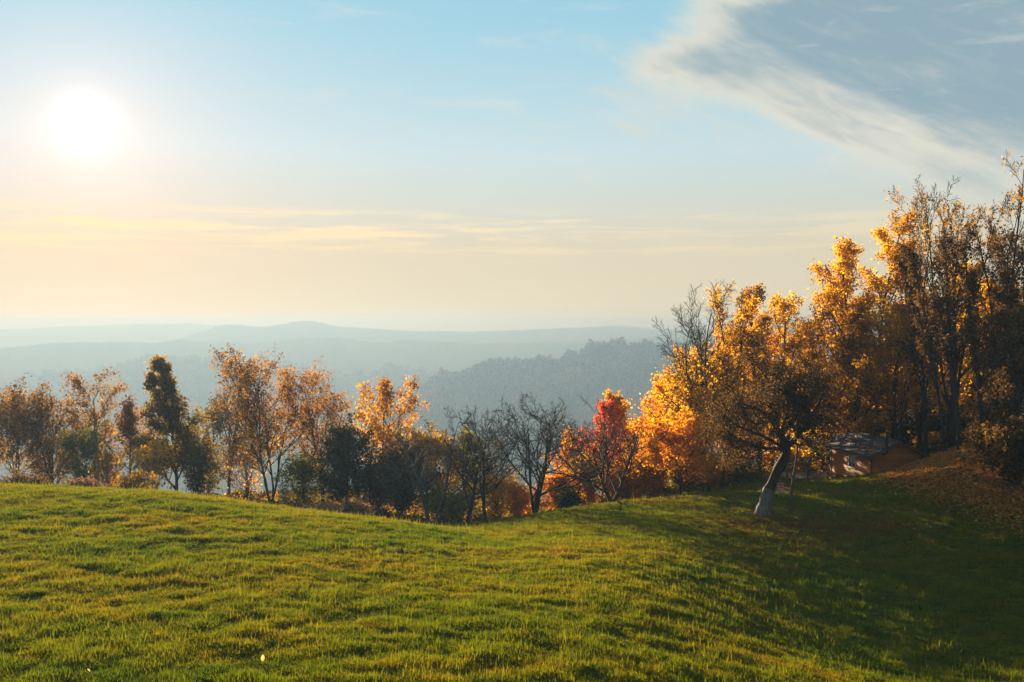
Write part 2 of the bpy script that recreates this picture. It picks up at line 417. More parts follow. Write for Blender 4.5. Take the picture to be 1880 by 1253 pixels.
SHAPES = {
 'round': lambda t: np.sin(np.clip(t, 0, 1) * 2.6 + .35) * .9 + .25,
 'vase': lambda t: 1.15 - .75 * t,
 'fan': lambda t: .95 - .45 * t,
 'cone': lambda t: 1.25 - 1.05 * t,
 'column': lambda t: .75 - .35 * np.abs(t - .5),
}
def make_tree(name, label, px, d, ytop, w, bark, leaf, nleaf, seed, kind='airy', cat='tree', group=None, loc=None,
              size=.17, stems=1, zone=None, lean=(0, 0), r0=None, clump=.75, tgrad=0.0, sink=.15, limbs=None, twigs=True):
    """w: half width of the crown in photograph pixels; zone: (low, high) share of the height that carries leaves"""
    rng = np.random.RandomState(seed)
    b = loc or base(px, d, sink)
    H = max(ztop(ytop, d) - b[2], 1.0); W = w * dict(airy=1.12, bushy=1.15, bare=1.12).get(kind, 1.0) / F * d; nleaf = int(nleaf * dict(airy=.98, bushy=.98).get(kind, 1.0))
    K = dict(
      airy=dict(t0=.30, t1=.97, nl=14, ang=.72, ratio=.42, shape='fan', trop=.10, wan=.10, n2=7, a2=.75, n3=5),
      bushy=dict(t0=.12, t1=.97, nl=20, ang=.75, ratio=.36, shape='round', trop=.08, wan=.12, n2=7, a2=.75, n3=5),
      conic=dict(t0=.10, t1=.98, nl=26, ang=.9, ratio=.34, shape='cone', trop=.05, wan=.11, n2=7, a2=.75, n3=5),
      bare=dict(t0=.22, t1=.97, nl=11, ang=.75, ratio=.62, shape='vase', trop=.07, wan=.14, n2=9, a2=.65, n3=6),
      tall=dict(t0=.30, t1=.98, nl=15, ang=.62, ratio=.34, shape='fan', trop=.06, wan=.10, n2=8, a2=.62, n3=6),
      apple=dict(t0=.45, t1=.98, nl=13, ang=1.0, ratio=.62, shape='vase', trop=.03, wan=.17, n2=9, a2=.8, n3=6),
      shrub=dict(t0=.15, t1=.97, nl=9, ang=.6, ratio=.5, shape='round', trop=.08, wan=.15, n2=6, a2=.7, n3=4),
    )[kind]
    if limbs: K['nl'] = limbs
    n0 = 10
    if stems == 1:
        p0 = np.zeros((1, 3)); d0 = np.array([[lean[0] * .5, lean[1] * .5, 1.0]])
        L0 = np.array([H * .93])
    else:
        p0 = rng.normal(0, .14, (stems, 3)) * [1, 1, 0]
        az = np.arange(stems) * 2 * math.pi / stems + rng.uniform(0, 6); sp = np.minimum(rng.uniform(.14, .45, stems), rng.uniform(.25, .9, stems) * (1.15 if kind == 'bare' else .62) * W / H)
        d0 = np.stack([np.cos(az) * sp + lean[0] * .5, np.sin(az) * sp + lean[1] * .5, np.ones(stems)], 1)
        L0 = H * rng.uniform(.72, .97, stems)
    if stems > 1: p0[:, :2] *= .5
    rt = r0 or max(.035, H * (.0135 if stems == 1 else .0095))
    P0 = polylines(rng, p0, d0, L0, n0, .055 if kind != 'apple' else .12, .03)
    R0 = rt * (np.linspace(1, .16, n0 + 1) ** .9)[None] * rng.uniform(.75, 1.05, (len(P0), 1)); R0[:, 0] *= 1.35
    sh = SHAPES[K['shape']]
    one = lambda t: 1.15 - .6 * t
    st0 = rng.get_state(); P0b = P0.copy(); ratio = K['ratio']
    for attempt in range(3):      # shorten or lengthen the limbs until the crown has the right width
        rng.set_state(st0); P0 = P0b.copy()
        P1, R1, L1 = children(rng, P0, R0, L0, K['nl'], K['t0'], K['t1'], K['ang'], .16, ratio, sh, 6, K['wan'], K['trop'], .62)
        P2, R2, L2 = children(rng, P1, R1, L1, K['n2'], .22, .98, K['a2'], .2, .42, one, 4, K['wan'] * 1.2, K['trop'] * .8, .6)
        P3, R3, L3 = children(rng, P2, R2, L2, K['n3'], .25, .98, .7, .22, .5, one, 3, K['wan'] * 1.3, K['trop'] * .8, .6)
        allp = [P0, P1, P2, P3]
        cat_ = np.concatenate([q.reshape(-1, 3) for q in allp])
        top = np.percentile(cat_[:, 2], 99.7)
        cx = np.median(P0[:, :, 0]), np.median(P0[:, :, 1])
        hw = np.percentile(np.abs(cat_[:, 0] - cx[0]), 98.0)
        ratio *= float(np.clip(W / max(hw, .1), .65, 1.5)); ratio = max(ratio, K['ratio'] * .55)
    if kind in ('bare', 'tall'): R3 = np.maximum(R3, .011); R2 = np.maximum(R2, .014)
    sxy = W / max(hw, .1); sz = H / max(top, .1)
    for q in allp: q *= np.array([sxy, sxy, sz])
    for q in allp:   # lean of the whole crown, growing with height
        h = q[..., 2] / H
        q[..., 0] += lean[0] * H * .35 * h ** 1.3; q[..., 1] += lean[1] * H * .35 * h ** 1.3
    root = empty(name, b, label, cat, group)
    V, Fc = tubes(P0, R0, 8); mesh_np('trunk', V, Fc, bark, root, smooth=True)
    V1, F1 = tubes(P1, R1, 5); V2, F2 = tubes(P2, R2, 4)
    vs_, fs_ = [V1, V2], [F1, F2 + len(V1)]
    if twigs:
        V3, F3 = tubes(P3, R3, 3); vs_.append(V3); fs_.append(F3 + len(V1) + len(V2))
    br = mesh_np('branches', np.concatenate(vs_), np.concatenate(fs_), bark, root, smooth=True)
    br['kind'] = 'stuff'
    if nleaf:
        lo, hi = zone or (0, 1.02)
        nb = len(P3); keep = rng.rand(nb) < clump
        hn = P3[:, 1, 2] / H
        wgt = keep * np.clip((hn - lo) / .10 + .5, 0, 1) * np.clip((hi - hn) / .14 + .5, 0, 1) + 1e-9
        tw = rng.choice(nb, nleaf, p=wgt / wgt.sum())
        ft = rng.rand(nleaf) * 2.999; i = ft.astype(int); ft -= i
        c = P3[tw, i] * (1 - ft)[:, None] + P3[tw, i + 1] * ft[:, None] + rng.normal(0, size * 1.1, (nleaf, 3))
        V, Fc = leaf_quads(rng, c, size)
        lt = rng.rand(nb)
        l1 = np.repeat(rng.rand(len(P1)), len(P3) // len(P1))
        tint = .40 * l1[tw] + .25 * lt[tw] + .35 * rng.rand(nleaf) + tgrad * (c[:, 2] / H - .5)
        cr = mesh_np('crown', V, Fc, leaf, root, tint=np.repeat(np.clip(tint, 0, 1), 4))
        cr['kind'] = 'stuff'
    return root

# ------------------------------------------------------------------ tree materials
BARK_D = bark_mat('dark_bark', (.014, .010, .007), (.046, .034, .026))
BARK_G = bark_mat('grey_bark', (.040, .034, .030), (.11, .095, .085))
LF = dict(
 brown=leaf_mat('brown_leaves', ((.1, (0.101, 0.046, 0.006)), (.45, (0.203, 0.095, 0.008)), (.7, (0.324, 0.169, 0.008)), (.95, (0.486, 0.324, 0.010))), 0.62),
 russet=leaf_mat('russet_leaves', ((.1, (0.143, 0.052, 0.006)), (.45, (0.299, 0.124, 0.008)), (.7, (0.416, 0.215, 0.008)), (.95, (0.572, 0.364, 0.010))), 0.62),
 olive=leaf_mat('olive_leaves', ((.1, (0.073, 0.052, 0.005)), (.5, (0.156, 0.096, 0.006)), (.9, (0.312, 0.187, 0.008))), 0.6),
 green=leaf_mat('green_gold_leaves', ((.1, (.075, .072, .006)), (.5, (.16, .135, .008)), (.9, (.32, .24, .010))), .5),
 gold=leaf_mat('gold_leaves', ((.1, (0.313, 0.147, 0.005)), (.5, (0.515, 0.258, 0.006)), (.9, (0.662, 0.414, 0.010))), 0.65),
 orange=leaf_mat('orange_leaves', ((.1, (0.370, 0.097, 0.005)), (.5, (0.598, 0.211, 0.006)), (.9, (0.686, 0.352, 0.010))), 0.65),
 amber=leaf_mat('amber_leaves', ((.1, (0.254, 0.098, 0.005)), (.5, (0.527, 0.244, 0.005)), (.9, (0.703, 0.410, 0.008))), 0.65),
 red=leaf_mat('red_leaves', ((.1, (0.360, 0.032, 0.016)), (.5, (0.560, 0.096, 0.024)), (.9, (0.608, 0.208, 0.032))), .6),
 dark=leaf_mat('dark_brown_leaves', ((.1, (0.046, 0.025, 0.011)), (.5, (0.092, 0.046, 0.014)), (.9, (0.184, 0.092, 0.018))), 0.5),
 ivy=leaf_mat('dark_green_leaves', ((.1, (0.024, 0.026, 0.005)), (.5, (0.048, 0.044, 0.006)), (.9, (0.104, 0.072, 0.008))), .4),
 bramble=leaf_mat('pinkish_brown_leaves', ((.1, (0.104, 0.052, 0.032)), (.5, (0.192, 0.104, 0.056)), (.9, (0.288, 0.176, 0.088))), .4),
)
# ------------------------------------------------------------------ the row of trees beyond the left crest
GL = 'row of thin trees behind the left crest of the meadow'
T = make_tree
T('leafy_tree', 'leftmost brown leafy tree at the edge of the picture', 28, 109, 698, 52, BARK_G, LF['brown'], 7000, 1, 'airy', group=GL, tgrad=-.45, stems=3, size=.24, zone=(.2, 1.02))
T('leafy_tree', 'second tree from the left, dense rusty brown crown with many stems', 96, 111, 710, 44, BARK_D, LF['brown'], 7500, 2, 'bushy', group=GL, tgrad=-.45, stems=4, size=.24, zone=(.25, 1.02))
T('leafy_tree', 'slim tree with feathery brown top above a green lower crown', 172, 112, 681, 44, BARK_G, LF['brown'], 4300, 3, 'airy', group=GL, tgrad=-.45, size=.24, zone=(.35, 1.02))
T('leafy_tree', 'lower tree with orange brown crown on one straight dark trunk', 236, 107, 733, 40, BARK_D, LF['russet'], 4800, 4, 'airy', group=GL, tgrad=-.45, size=.24, zone=(.42, 1.02))
T('leafy_tree', 'dense dark olive brown tree with a pointed top', 322, 108, 660, 54, BARK_D, LF['olive'], 17000, 5, 'conic', group=GL, size=.25, tgrad=.45, clump=.95)
T('leafy_tree', 'tall airy brown tree left of the tall golden one', 418, 113, 638, 52, BARK_G, LF['brown'], 6200, 6, 'airy', group=GL, tgrad=-.45, stems=2, size=.23, zone=(.25, 1.02))
T('leafy_tree', 'tall airy golden brown tree with several thin trunks in the row', 496, 108, 641, 64, BARK_D, LF['russet'], 7600, 7, 'airy', group=GL, tgrad=-.45, stems=4, size=.23, zone=(.22, 1.02))
T('leafy_tree', 'airy brown tree with leaning trunks above the dark green bush', 590, 109, 666, 62, BARK_D, LF['russet'], 7600, 8, 'airy', group=GL, tgrad=-.45, stems=3, size=.23, zone=(.25, 1.02))
T('leafy_tree', 'rounded golden brown tree at the right end of the left row', 690, 105, 697, 58, BARK_D, LF['amber'], 7600, 9, 'airy', group=GL, tgrad=-.45, stems=2, size=.23, zone=(.3, 1.02))
T('leafy_tree', 'dark brown filler tree between the dense olive tree and the tall airy tree', 378, 117, 735, 34, BARK_D, LF['olive'], 4200, 10, 'bushy', group=GL, tgrad=-.45, size=.24)
T('leafy_tree', 'thin grey brown tree half hidden at the far left', -12, 114, 716, 36, BARK_G, LF['brown'], 3600, 11, 'airy', group=GL, tgrad=-.45, size=.24, stems=2)

GS = 'bushes along the left crest'
def bush(label, px, d, ytop, w, leaf, n, seed, **k):
    return T('bush', label, px, d, ytop, w, BARK_D, LF[leaf], n, seed, 'shrub', cat='bush', group=k.pop('group', GS), stems=k.pop('stems', 5), size=k.pop('size', .22), **k)
bush('yellow green bush under the slim feathery tree', 152, 104, 790, 44, 'green', 5200, 20)
bush('small golden bush left of the straight dark trunk', 192, 102, 832, 26, 'amber', 2400, 21)
bush('sapling with sparse bright yellow leaves before the dense olive tree', 276, 98, 800, 38, 'gold', 1000, 22, size=.34, stems=3, clump=.5)
bush('dark undergrowth at the foot of the dense olive tree', 362, 100, 800, 46, 'olive', 5200, 23)
bush('thin olive undergrowth behind the tall golden trunks', 452, 112, 800, 50, 'amber', 2200, 24)
bush('olive yellow bush left of the dark green bush', 556, 98, 838, 44, 'green', 3800, 25)
bush('big dark green bush in the middle of the row', 636, 95, 768, 52, 'ivy', 10500, 26, tgrad=.3)
bush('large dark grey brown thicket at the low end of the crest', 736, 90, 806, 56, 'dark', 12000, 27)
bush('dark thicket between the green bush and the grey brown thicket', 690, 94, 835, 40, 'ivy', 5200, 28)
bush('pinkish brown bramble on the grass edge below the dark bush', 648, 72, 921, 40, 'bramble', 3200, 29, size=.16, sink=.1)
bush('low pinkish bramble creeping left along the crest', 588, 70, 931, 34, 'bramble', 2000, 30, size=.15, sink=.1)
bush('reddish low scrub on the crest below the yellow green bush', 150, 76, 878, 42, 'bramble', 1900, 31, size=.16, sink=.1)
bush('brown scrub at the left edge of the crest', 40, 80, 868, 48, 'dark', 2600, 32, size=.18, sink=.1)
bush('scrub of thin brown stems below the straight dark trunk', 240, 84, 866, 40, 'brown', 2000, 33, size=.18, sink=.1)

# ------------------------------------------------------------------ bare trees and colours where the two slopes meet
GM = 'bare trees where the two slopes meet'
T('bare_tree', 'bare grey tree before the yellow crown at the lowest point of the meadow', 792, 80, 752, 80, BARK_G, LF['dark'], 250, 40, 'bare', group=GM, stems=2, size=.14, r0=.17)
T('bare_tree', 'bare tree with curved trunk leaning to the right', 856, 79, 750, 82, BARK_D, None, 0, 41, 'bare', group=GM, lean=(.35, 0), r0=.18)
T('bare_tree', 'bare tree with curved trunk leaning to the left', 893, 77, 742, 78, BARK_D, None, 0, 42, 'bare', group=GM, lean=(-.3, 0), r0=.17)
T('bare_tree', 'wide bare tree with forked trunk standing clear before the blue valley', 983, 76, 724, 116, BARK_D, None, 0, 43, 'bare', group=GM, stems=3, r0=.17)
T('bare_tree', 'wide bare tree in front of the red maple', 1126, 76, 742, 108, BARK_D, LF['dark'], 260, 44, 'bare', group=GM, stems=2, size=.14, r0=.20)
T('bare_tree', 'thin grey bare tree left of the red maple', 1066, 88, 770, 44, BARK_G, None, 0, 45, 'tall', group=GM, stems=3)
T('bare_tree', 'slender bare tree behind the leaning pair', 916, 92, 752, 46, BARK_G, None, 0, 46, 'tall', group=GM, stems=2)
GC = 'coloured trees below the right slope'
T('leafy_tree', 'yellow tree behind the bare grey tree at the dip', 812, 92, 782, 52, BARK_D, LF['gold'], 8500, 50, 'bushy', group=GC, size=.22, tgrad=-.1)
T('leafy_tree', 'yellow olive tree behind the two leaning bare trees', 862, 95, 792, 42, BARK_D, LF['green'], 6000, 51, 'bushy', group=GC, size=.22)
T('maple_tree', 'red maple with bright scarlet crown', 1106, 90, 738, 34, BARK_D, LF['red'], 4800, 52, 'bushy', cat='tree', group=GC, size=.21, zone=(.35, 1.02))
T('leafy_tree', 'orange tree between the forked bare tree and the red maple', 1062, 95, 790, 36, BARK_D, LF['orange'], 5200, 53, 'bushy', group=GC, size=.22)
T('leafy_tree', 'thin olive gold tree right of the red maple', 1174, 92, 722, 36, BARK_D, LF['amber'], 4200, 54, 'airy', group=GC, size=.21, zone=(.3, 1.02))
T('leafy_tree', 'tall orange gold tree left of the forest edge', 1222, 92, 697, 44, BARK_D, LF['orange'], 7600, 55, 'bushy', group=GC, size=.22)
T('leafy_tree', 'glowing orange low tree leaning out from the forest edge', 1252, 77, 762, 64, BARK_D, LF['orange'], 8800, 56, 'bushy', group=GC, size=.2)
T('leafy_tree', 'amber tree behind the gap between the red maple and the orange tree', 1140, 99, 800, 44, BARK_D, LF['amber'], 7000, 57, 'bushy', group=GC, size=.23)
T('leafy_tree', 'deep orange tree behind the low glowing one', 1206, 102, 752, 50, BARK_D, LF['orange'], 8000, 58, 'bushy', group=GC, size=.23)
T('leafy_tree', 'dim amber tree filling the corner behind the glowing orange one', 1268, 100, 700, 50, BARK_D, LF['amber'], 9000, 59, 'bushy', group=GC, size=.23)
GB = 'golden bushes below the right slope'
for i, (lab, px, d, yt, w, lf, n) in enumerate((
  ('yellow orange bush behind the trunks of the leaning bare trees', 912, 90, 868, 38, 'gold', 2600),
  ('orange bush left of the forked bare trunk', 952, 88, 890, 30, 'orange', 2400),
  ('orange bush right of the forked bare trunk', 1022, 86, 868, 34, 'orange', 3600),
  ('small dark green bush at the slope edge below the orange tree', 1042, 82, 902, 20, 'ivy', 1500),
  ('golden bush below the red maple', 1080, 88, 842, 40, 'gold', 4200),
  ('orange bush behind the trunk of the wide bare tree', 1146, 84, 850, 40, 'orange', 4200),
  ('bright orange bush at the slope edge right of the wide bare tree', 1196, 82, 836, 38, 'orange', 4200),
  ('yellow green bush at the foot of the bare grey tree', 832, 86, 895, 46, 'green', 3800),
  ('olive bush at the slope edge under the low orange tree', 1262, 84, 850, 36, 'green', 3200),
  ('amber bush between the two dark trunks at the slope edge', 1306, 84, 840, 36, 'amber', 3600),
  ('golden green bush behind the leaning apple tree', 1362, 88, 830, 44, 'green', 4600),
  ('amber bush behind the red chair', 1432, 92, 820, 44, 'amber', 4600),
  ('olive bush behind the deck railing', 1496, 95, 818, 40, 'green', 4200))):
    bush(lab, px, d, yt, w, lf, n, 60 + i, group=GB)

# ------------------------------------------------------------------ the forest on the right
GF = 'forest trees behind the cabin'
FT = [
 ('tall thin tree with bare fan of branches at the forest corner', 1290, 82, 520, 84, 'tall', 'gold', 3600, (.10, .60), 4),
 ('tall tree with sparse orange leaves beside the bare fan', 1338, 86, 520, 44, 'tall', 'amber', 4600, (.2, .98), 2),
 ('orange red topped tree above the apple tree', 1394, 90, 528, 46, 'airy', 'russet', 7600, (.2, 1.02), 1),
 ('amber tree filling the forest corner below the bare fan', 1300, 88, 640, 62, 'bushy', 'amber', 11000, (.1, 1.02), 1),
 ('golden tree left of the dark apple crown', 1352, 94, 600, 56, 'bushy', 'orange', 10500, (.1, 1.02), 1),
 ('golden olive tree above the right side of the apple crown', 1450, 94, 545, 56, 'bushy', 'gold', 11000, (.1, 1.02), 1),
 ('golden tree where the forest outline starts to climb', 1504, 96, 515, 50, 'bushy', 'amber', 11000, (.15, 1.02), 1),
 ('tall golden oak with rounded top in the climbing outline', 1556, 92, 448, 56, 'bushy', 'amber', 13000, (.2, 1.02), 1),
 ('tall golden brown tree with bushy pointed top', 1612, 90, 400, 52, 'bushy', 'amber', 12000, (.2, 1.02), 1),
 ('maroon tinted tree in the middle of the forest', 1578, 84, 560, 44, 'bushy', 'russet', 7600, (.2, 1.02), 1),
 ('golden tree whose branches hang over the cabin', 1648, 87, 545, 78, 'bushy', 'amber', 13000, (.33, 1.02), 1),
 ('tall half bare tree with rusty top left of the bare giants', 1692, 88, 338, 46, 'tall', 'russet', 5600, (.25, .95), 2),
 ('dark golden tree behind the bare giants', 1738, 92, 480, 58, 'bushy', 'amber', 10500, (.15, 1.02), 1),
 ('bare many stemmed giant fanning out left of the tallest', 1752, 80, 322, 70, 'tall', 'russet', 2600, (.2, .9), 5),
 ('tallest bare tree near the right edge', 1828, 80, 282, 62, 'tall', 'russet', 2000, (.15, 1.0), 3),
 ('bare tree cut by the right edge of the picture', 1892, 78, 330, 60, 'tall', 'russet', 2600, (.15, .9), 3),
 ('dark amber tree below the tallest bare tree', 1806, 88, 520, 60, 'bushy', 'amber', 9500, (.1, 1.02), 1),
 ('dark brown tree at the right edge of the forest', 1876, 70, 560, 56, 'bushy', 'dark', 9000, (.12, 1.02), 1),
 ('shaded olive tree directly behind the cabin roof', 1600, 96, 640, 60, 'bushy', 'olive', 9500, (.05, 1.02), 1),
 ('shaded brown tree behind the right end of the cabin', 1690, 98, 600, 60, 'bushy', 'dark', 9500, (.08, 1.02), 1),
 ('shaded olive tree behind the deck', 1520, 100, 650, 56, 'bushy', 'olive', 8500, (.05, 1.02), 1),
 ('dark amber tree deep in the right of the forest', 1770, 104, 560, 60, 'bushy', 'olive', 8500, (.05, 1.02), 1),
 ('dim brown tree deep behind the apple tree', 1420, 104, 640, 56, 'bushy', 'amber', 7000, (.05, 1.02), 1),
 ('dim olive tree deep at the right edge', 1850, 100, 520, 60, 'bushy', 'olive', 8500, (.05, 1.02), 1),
]
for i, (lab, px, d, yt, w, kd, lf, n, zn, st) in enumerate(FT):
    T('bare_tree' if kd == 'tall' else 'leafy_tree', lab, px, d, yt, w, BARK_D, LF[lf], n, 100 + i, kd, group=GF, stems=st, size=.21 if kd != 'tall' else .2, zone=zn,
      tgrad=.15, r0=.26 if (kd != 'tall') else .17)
for i, (lab, px, d, yt, w, lf) in enumerate((
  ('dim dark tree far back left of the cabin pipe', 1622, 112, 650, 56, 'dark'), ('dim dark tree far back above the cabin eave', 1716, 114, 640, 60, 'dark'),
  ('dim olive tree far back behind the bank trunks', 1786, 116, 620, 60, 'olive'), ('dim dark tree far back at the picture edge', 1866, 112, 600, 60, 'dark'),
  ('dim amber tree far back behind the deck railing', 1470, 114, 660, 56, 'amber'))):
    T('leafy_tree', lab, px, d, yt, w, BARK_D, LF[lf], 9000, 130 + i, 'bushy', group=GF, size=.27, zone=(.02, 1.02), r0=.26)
GK = 'dark trunks right of the cabin'
for i, (lab, px, d, yt, w, ln) in enumerate((
  ('dark trunk close behind the right roof edge of the cabin', 1702, 82, 470, 30, (0, 0)),
  ('slanting dark trunk just right of the cabin', 1738, 76, 450, 30, (-.25, 0)),
  ('straight dark trunk on the leaf covered bank', 1764, 74, 430, 34, (-.12, 0)),
  ('thick dark trunk at the top of the leafy bank', 1806, 72, 420, 34, (.05, 0)),
  ('dark trunk leaning right at the forest edge on the bank', 1852, 72, 430, 34, (.15, 0)),
  ('thin dark trunk behind the cabin ridge', 1640, 90, 500, 26, (0, 0)),
  ('thin dark trunk behind the deck corner', 1512, 90, 600, 30, (-.1, 0)),
  ('slim dark trunk at the slope edge under the orange crowns', 1326, 80, 640, 30, (0, 0)),
  ('slim dark trunk left of the pair under the orange crowns', 1304, 78, 700, 34, (-.3, 0)))):
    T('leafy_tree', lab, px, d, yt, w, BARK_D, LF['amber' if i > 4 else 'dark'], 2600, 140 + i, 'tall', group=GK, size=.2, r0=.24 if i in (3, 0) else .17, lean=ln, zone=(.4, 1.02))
GR = 'undergrowth at the forest edge'
for i, (lab, px, d, yt, w, lf, n) in enumerate((
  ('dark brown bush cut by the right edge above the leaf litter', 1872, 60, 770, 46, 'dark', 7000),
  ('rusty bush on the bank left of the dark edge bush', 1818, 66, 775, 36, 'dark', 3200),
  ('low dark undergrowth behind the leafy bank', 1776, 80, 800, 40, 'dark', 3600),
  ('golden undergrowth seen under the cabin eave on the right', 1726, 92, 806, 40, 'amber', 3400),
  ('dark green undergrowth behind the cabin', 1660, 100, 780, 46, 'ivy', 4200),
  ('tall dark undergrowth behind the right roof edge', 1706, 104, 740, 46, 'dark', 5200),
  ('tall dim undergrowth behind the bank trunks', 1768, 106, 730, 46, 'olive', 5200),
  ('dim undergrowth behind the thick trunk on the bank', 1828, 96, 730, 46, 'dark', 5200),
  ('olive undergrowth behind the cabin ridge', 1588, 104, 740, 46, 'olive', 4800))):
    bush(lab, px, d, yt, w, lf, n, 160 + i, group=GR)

# ------------------------------------------------------------------ the leaning apple tree with its whitewashed foot
MAT_LIME = bark_mat('worn_whitewash', (.06, .048, .043), (.19, .16, .145), 5.0)
def apple():
    d = 62.0; b = base(1402, d, .1); rng = np.random.RandomState(77)
    root = empty('apple_tree', b, 'dark leaning apple tree with whitewashed trunk foot on the lawn', 'tree')
    k = d / F
    def P(px, py, dy=0.0): return np.array([(px - 1402) * k, dy, ztop(py, d) - b[2]])
    tr = np.array([P(1402, 950), P(1404, 935), P(1408, 915), P(1416, 893), P(1427, 868), P(1441, 845), P(1447, 826, .1), P(1440, 808, .2), P(1430, 790, .2)])
    rad = np.array([.50, .44, .36, .30, .29, .30, .27, .24, .21])
    # resample smoothly
    tt = np.linspace(0, len(tr) - 1, 33); tr = np.stack([np.interp(tt, np.arange(len(tr)), tr[:, i]) for i in range(3)], 1)
    for _ in range(2): tr[1:-1] = (tr[:-2] + 2 * tr[1:-1] + tr[2:]) / 4
    rad = np.interp(tt, np.arange(9), rad) * (1 + .10 * np.sin(tt * 3.1) + .05 * np.sin(tt * 7.7))
    ang = np.arange(14) * 2 * math.pi / 14
    V, Fc = tubes(tr[None], rad[None], 14)
    V = V + _norm(rng.normal(0, 1, V.shape)) * .018
    mesh_np('trunk', V, Fc, BARK_D, root, smooth=True)
    sl = slice(0, 12)
    V, Fc = tubes(tr[None, sl], rad[None, sl] + .022, 14); V = V + rng.normal(0, .006, V.shape)
    w = mesh_np('whitewash', V, Fc, MAT_LIME, root, smooth=True); w['label'] = 'worn whitewashed foot of the trunk'
    starts = [(tr[-1], P(1422, 700)), (tr[-3], P(1470, 705, .6)), (tr[-2], P(1390, 720, -.6)), (tr[-9], P(1345, 770, .4)), (tr[-8], P(1520, 730, -.3)),
              (tr[-1], P(1440, 690, 1.2)), (tr[-2], P(1372, 690, 1.0)), (tr[-4], P(1500, 690, -1.4)), (tr[-9], P(1490, 775, -1.2)), (tr[-10], P(1360, 800, -1.0))]
    p0 = np.array([s for s, e in starts]); vec = np.array([e - s for s, e in starts]) * np.array([1.25, 1.3, 1.05]); L1 = np.linalg.norm(vec, axis=1)
    P1 = polylines(rng, p0, vec, L1, 8, .13, .01); R1 = np.linspace(.13, .04, 9)[None] * np.ones((len(p0), 1))
    P1[:, :, :] += 0
    one = lambda t: 1.1 - .5 * t
    P2, R2, L2 = children(rng, P1, R1, L1, 12, .25, .99, .95, .3, .55, one, 5, .22, .0, .6)
    P3, R3, L3 = children(rng, P2, R2, L2, 9, .2, .98, .8, .3, .5, one, 4, .25, .0, .6)
    P4, R4, L4 = children(rng, P3, R3, L3, 4, .25, .98, .8, .3, .5, one, 2, .25, .0, .6)
    V1, F1 = tubes(P1, R1, 7); V2, F2 = tubes(P2, R2, 5); V3, F3 = tubes(P3, np.maximum(R3, .010), 3); V4, F4 = tubes(P4, np.maximum(R4, .007), 3)
    o = 0; fs = []
    for v, f in ((V1, F1), (V2, F2), (V3, F3), (V4, F4)): fs.append(f + o); o += len(v)
    br = mesh_np('branches', np.concatenate([V1, V2, V3, V4]), np.concatenate(fs), BARK_D, root, smooth=True)
    br['kind'] = 'stuff'
    pts = np.concatenate([P4.reshape(-1, 3), P3.reshape(-1, 3)]); n = 36000
    c = pts[rng.randint(0, len(pts), n)] + rng.normal(0, .13, (n, 3))
    V, Fc = leaf_quads(rng, c, .105)
    cr = mesh_np('crown', V, Fc, LF['dark'], root, tint=np.repeat(rng.rand(n), 4)); cr['kind'] = 'stuff'
apple()
T('sapling', 'thin pale sapling trunk between the apple tree and the deck', 1453, 63, 690, 40, BARK_G, LF['amber'], 700, 171, 'tall', cat='tree', r0=.115, size=.14, zone=(.5, 1.02), limbs=7)
# ------------------------------------------------------------------ grass
def instancer(name, pts, rot, scl, idx, variants, label, cat, kind='stuff'):
    me = bpy.data.meshes.new(name); me.vertices.add(len(pts)); me.vertices.foreach_set('co', np.asarray(pts, np.float32).ravel())
    for nm, tp, arr in (('rot', 'FLOAT_VECTOR', rot), ('scl', 'FLOAT_VECTOR', scl)):
        a = me.attributes.new(nm, tp, 'POINT'); a.data.foreach_set('vector', np.asarray(arr, np.float32).ravel())
    a = me.attributes.new('idx', 'INT', 'POINT'); a.data.foreach_set('value', np.asarray(idx, np.int32))
    me.update()
    o = bpy.data.objects.new(name, me); C.objects.link(o)
    g = bpy.data.node_groups.new(name + '_nodes', 'GeometryNodeTree')
    g.interface.new_socket('Geometry', in_out='INPUT', socket_type='NodeSocketGeometry')
    g.interface.new_socket('Geometry', in_out='OUTPUT', socket_type='NodeSocketGeometry')
    N = g.nodes.new; L = g.links.new
    gi = N('NodeGroupInput'); go = N('NodeGroupOutput')
    def attr(nm, tp):
        n = N('GeometryNodeInputNamedAttribute'); n.data_type = tp; n.inputs[0].default_value = nm; return n.outputs[0]
    j = N('GeometryNodeJoinGeometry')
    for v in reversed(variants):
        oi = N('GeometryNodeObjectInfo'); oi.inputs['Object'].default_value = v; oi.inputs['As Instance'].default_value = True
        L(oi.outputs['Geometry'], j.inputs[0])
    ip = N('GeometryNodeInstanceOnPoints'); ip.inputs['Pick Instance'].default_value = True
    L(gi.outputs[0], ip.inputs['Points']); L(j.outputs[0], ip.inputs['Instance'])
    L(attr('idx', 'INT'), ip.inputs['Instance Index']); L(attr('rot', 'FLOAT_VECTOR'), ip.inputs['Rotation']); L(attr('scl', 'FLOAT_VECTOR'), ip.inputs['Scale'])
    L(ip.outputs[0], go.inputs[0])
    md = o.modifiers.new('scatter', 'NODES'); md.node_group = g
    return tag(o, label, cat, kind=kind)
def loose(name, V, Fc, mat, tint=None):
    """a mesh object used only as a pattern for scattering, not linked to the scene"""
    o = mesh_np(name, V, Fc, mat, tint=tint); C.objects.unlink(o); return o

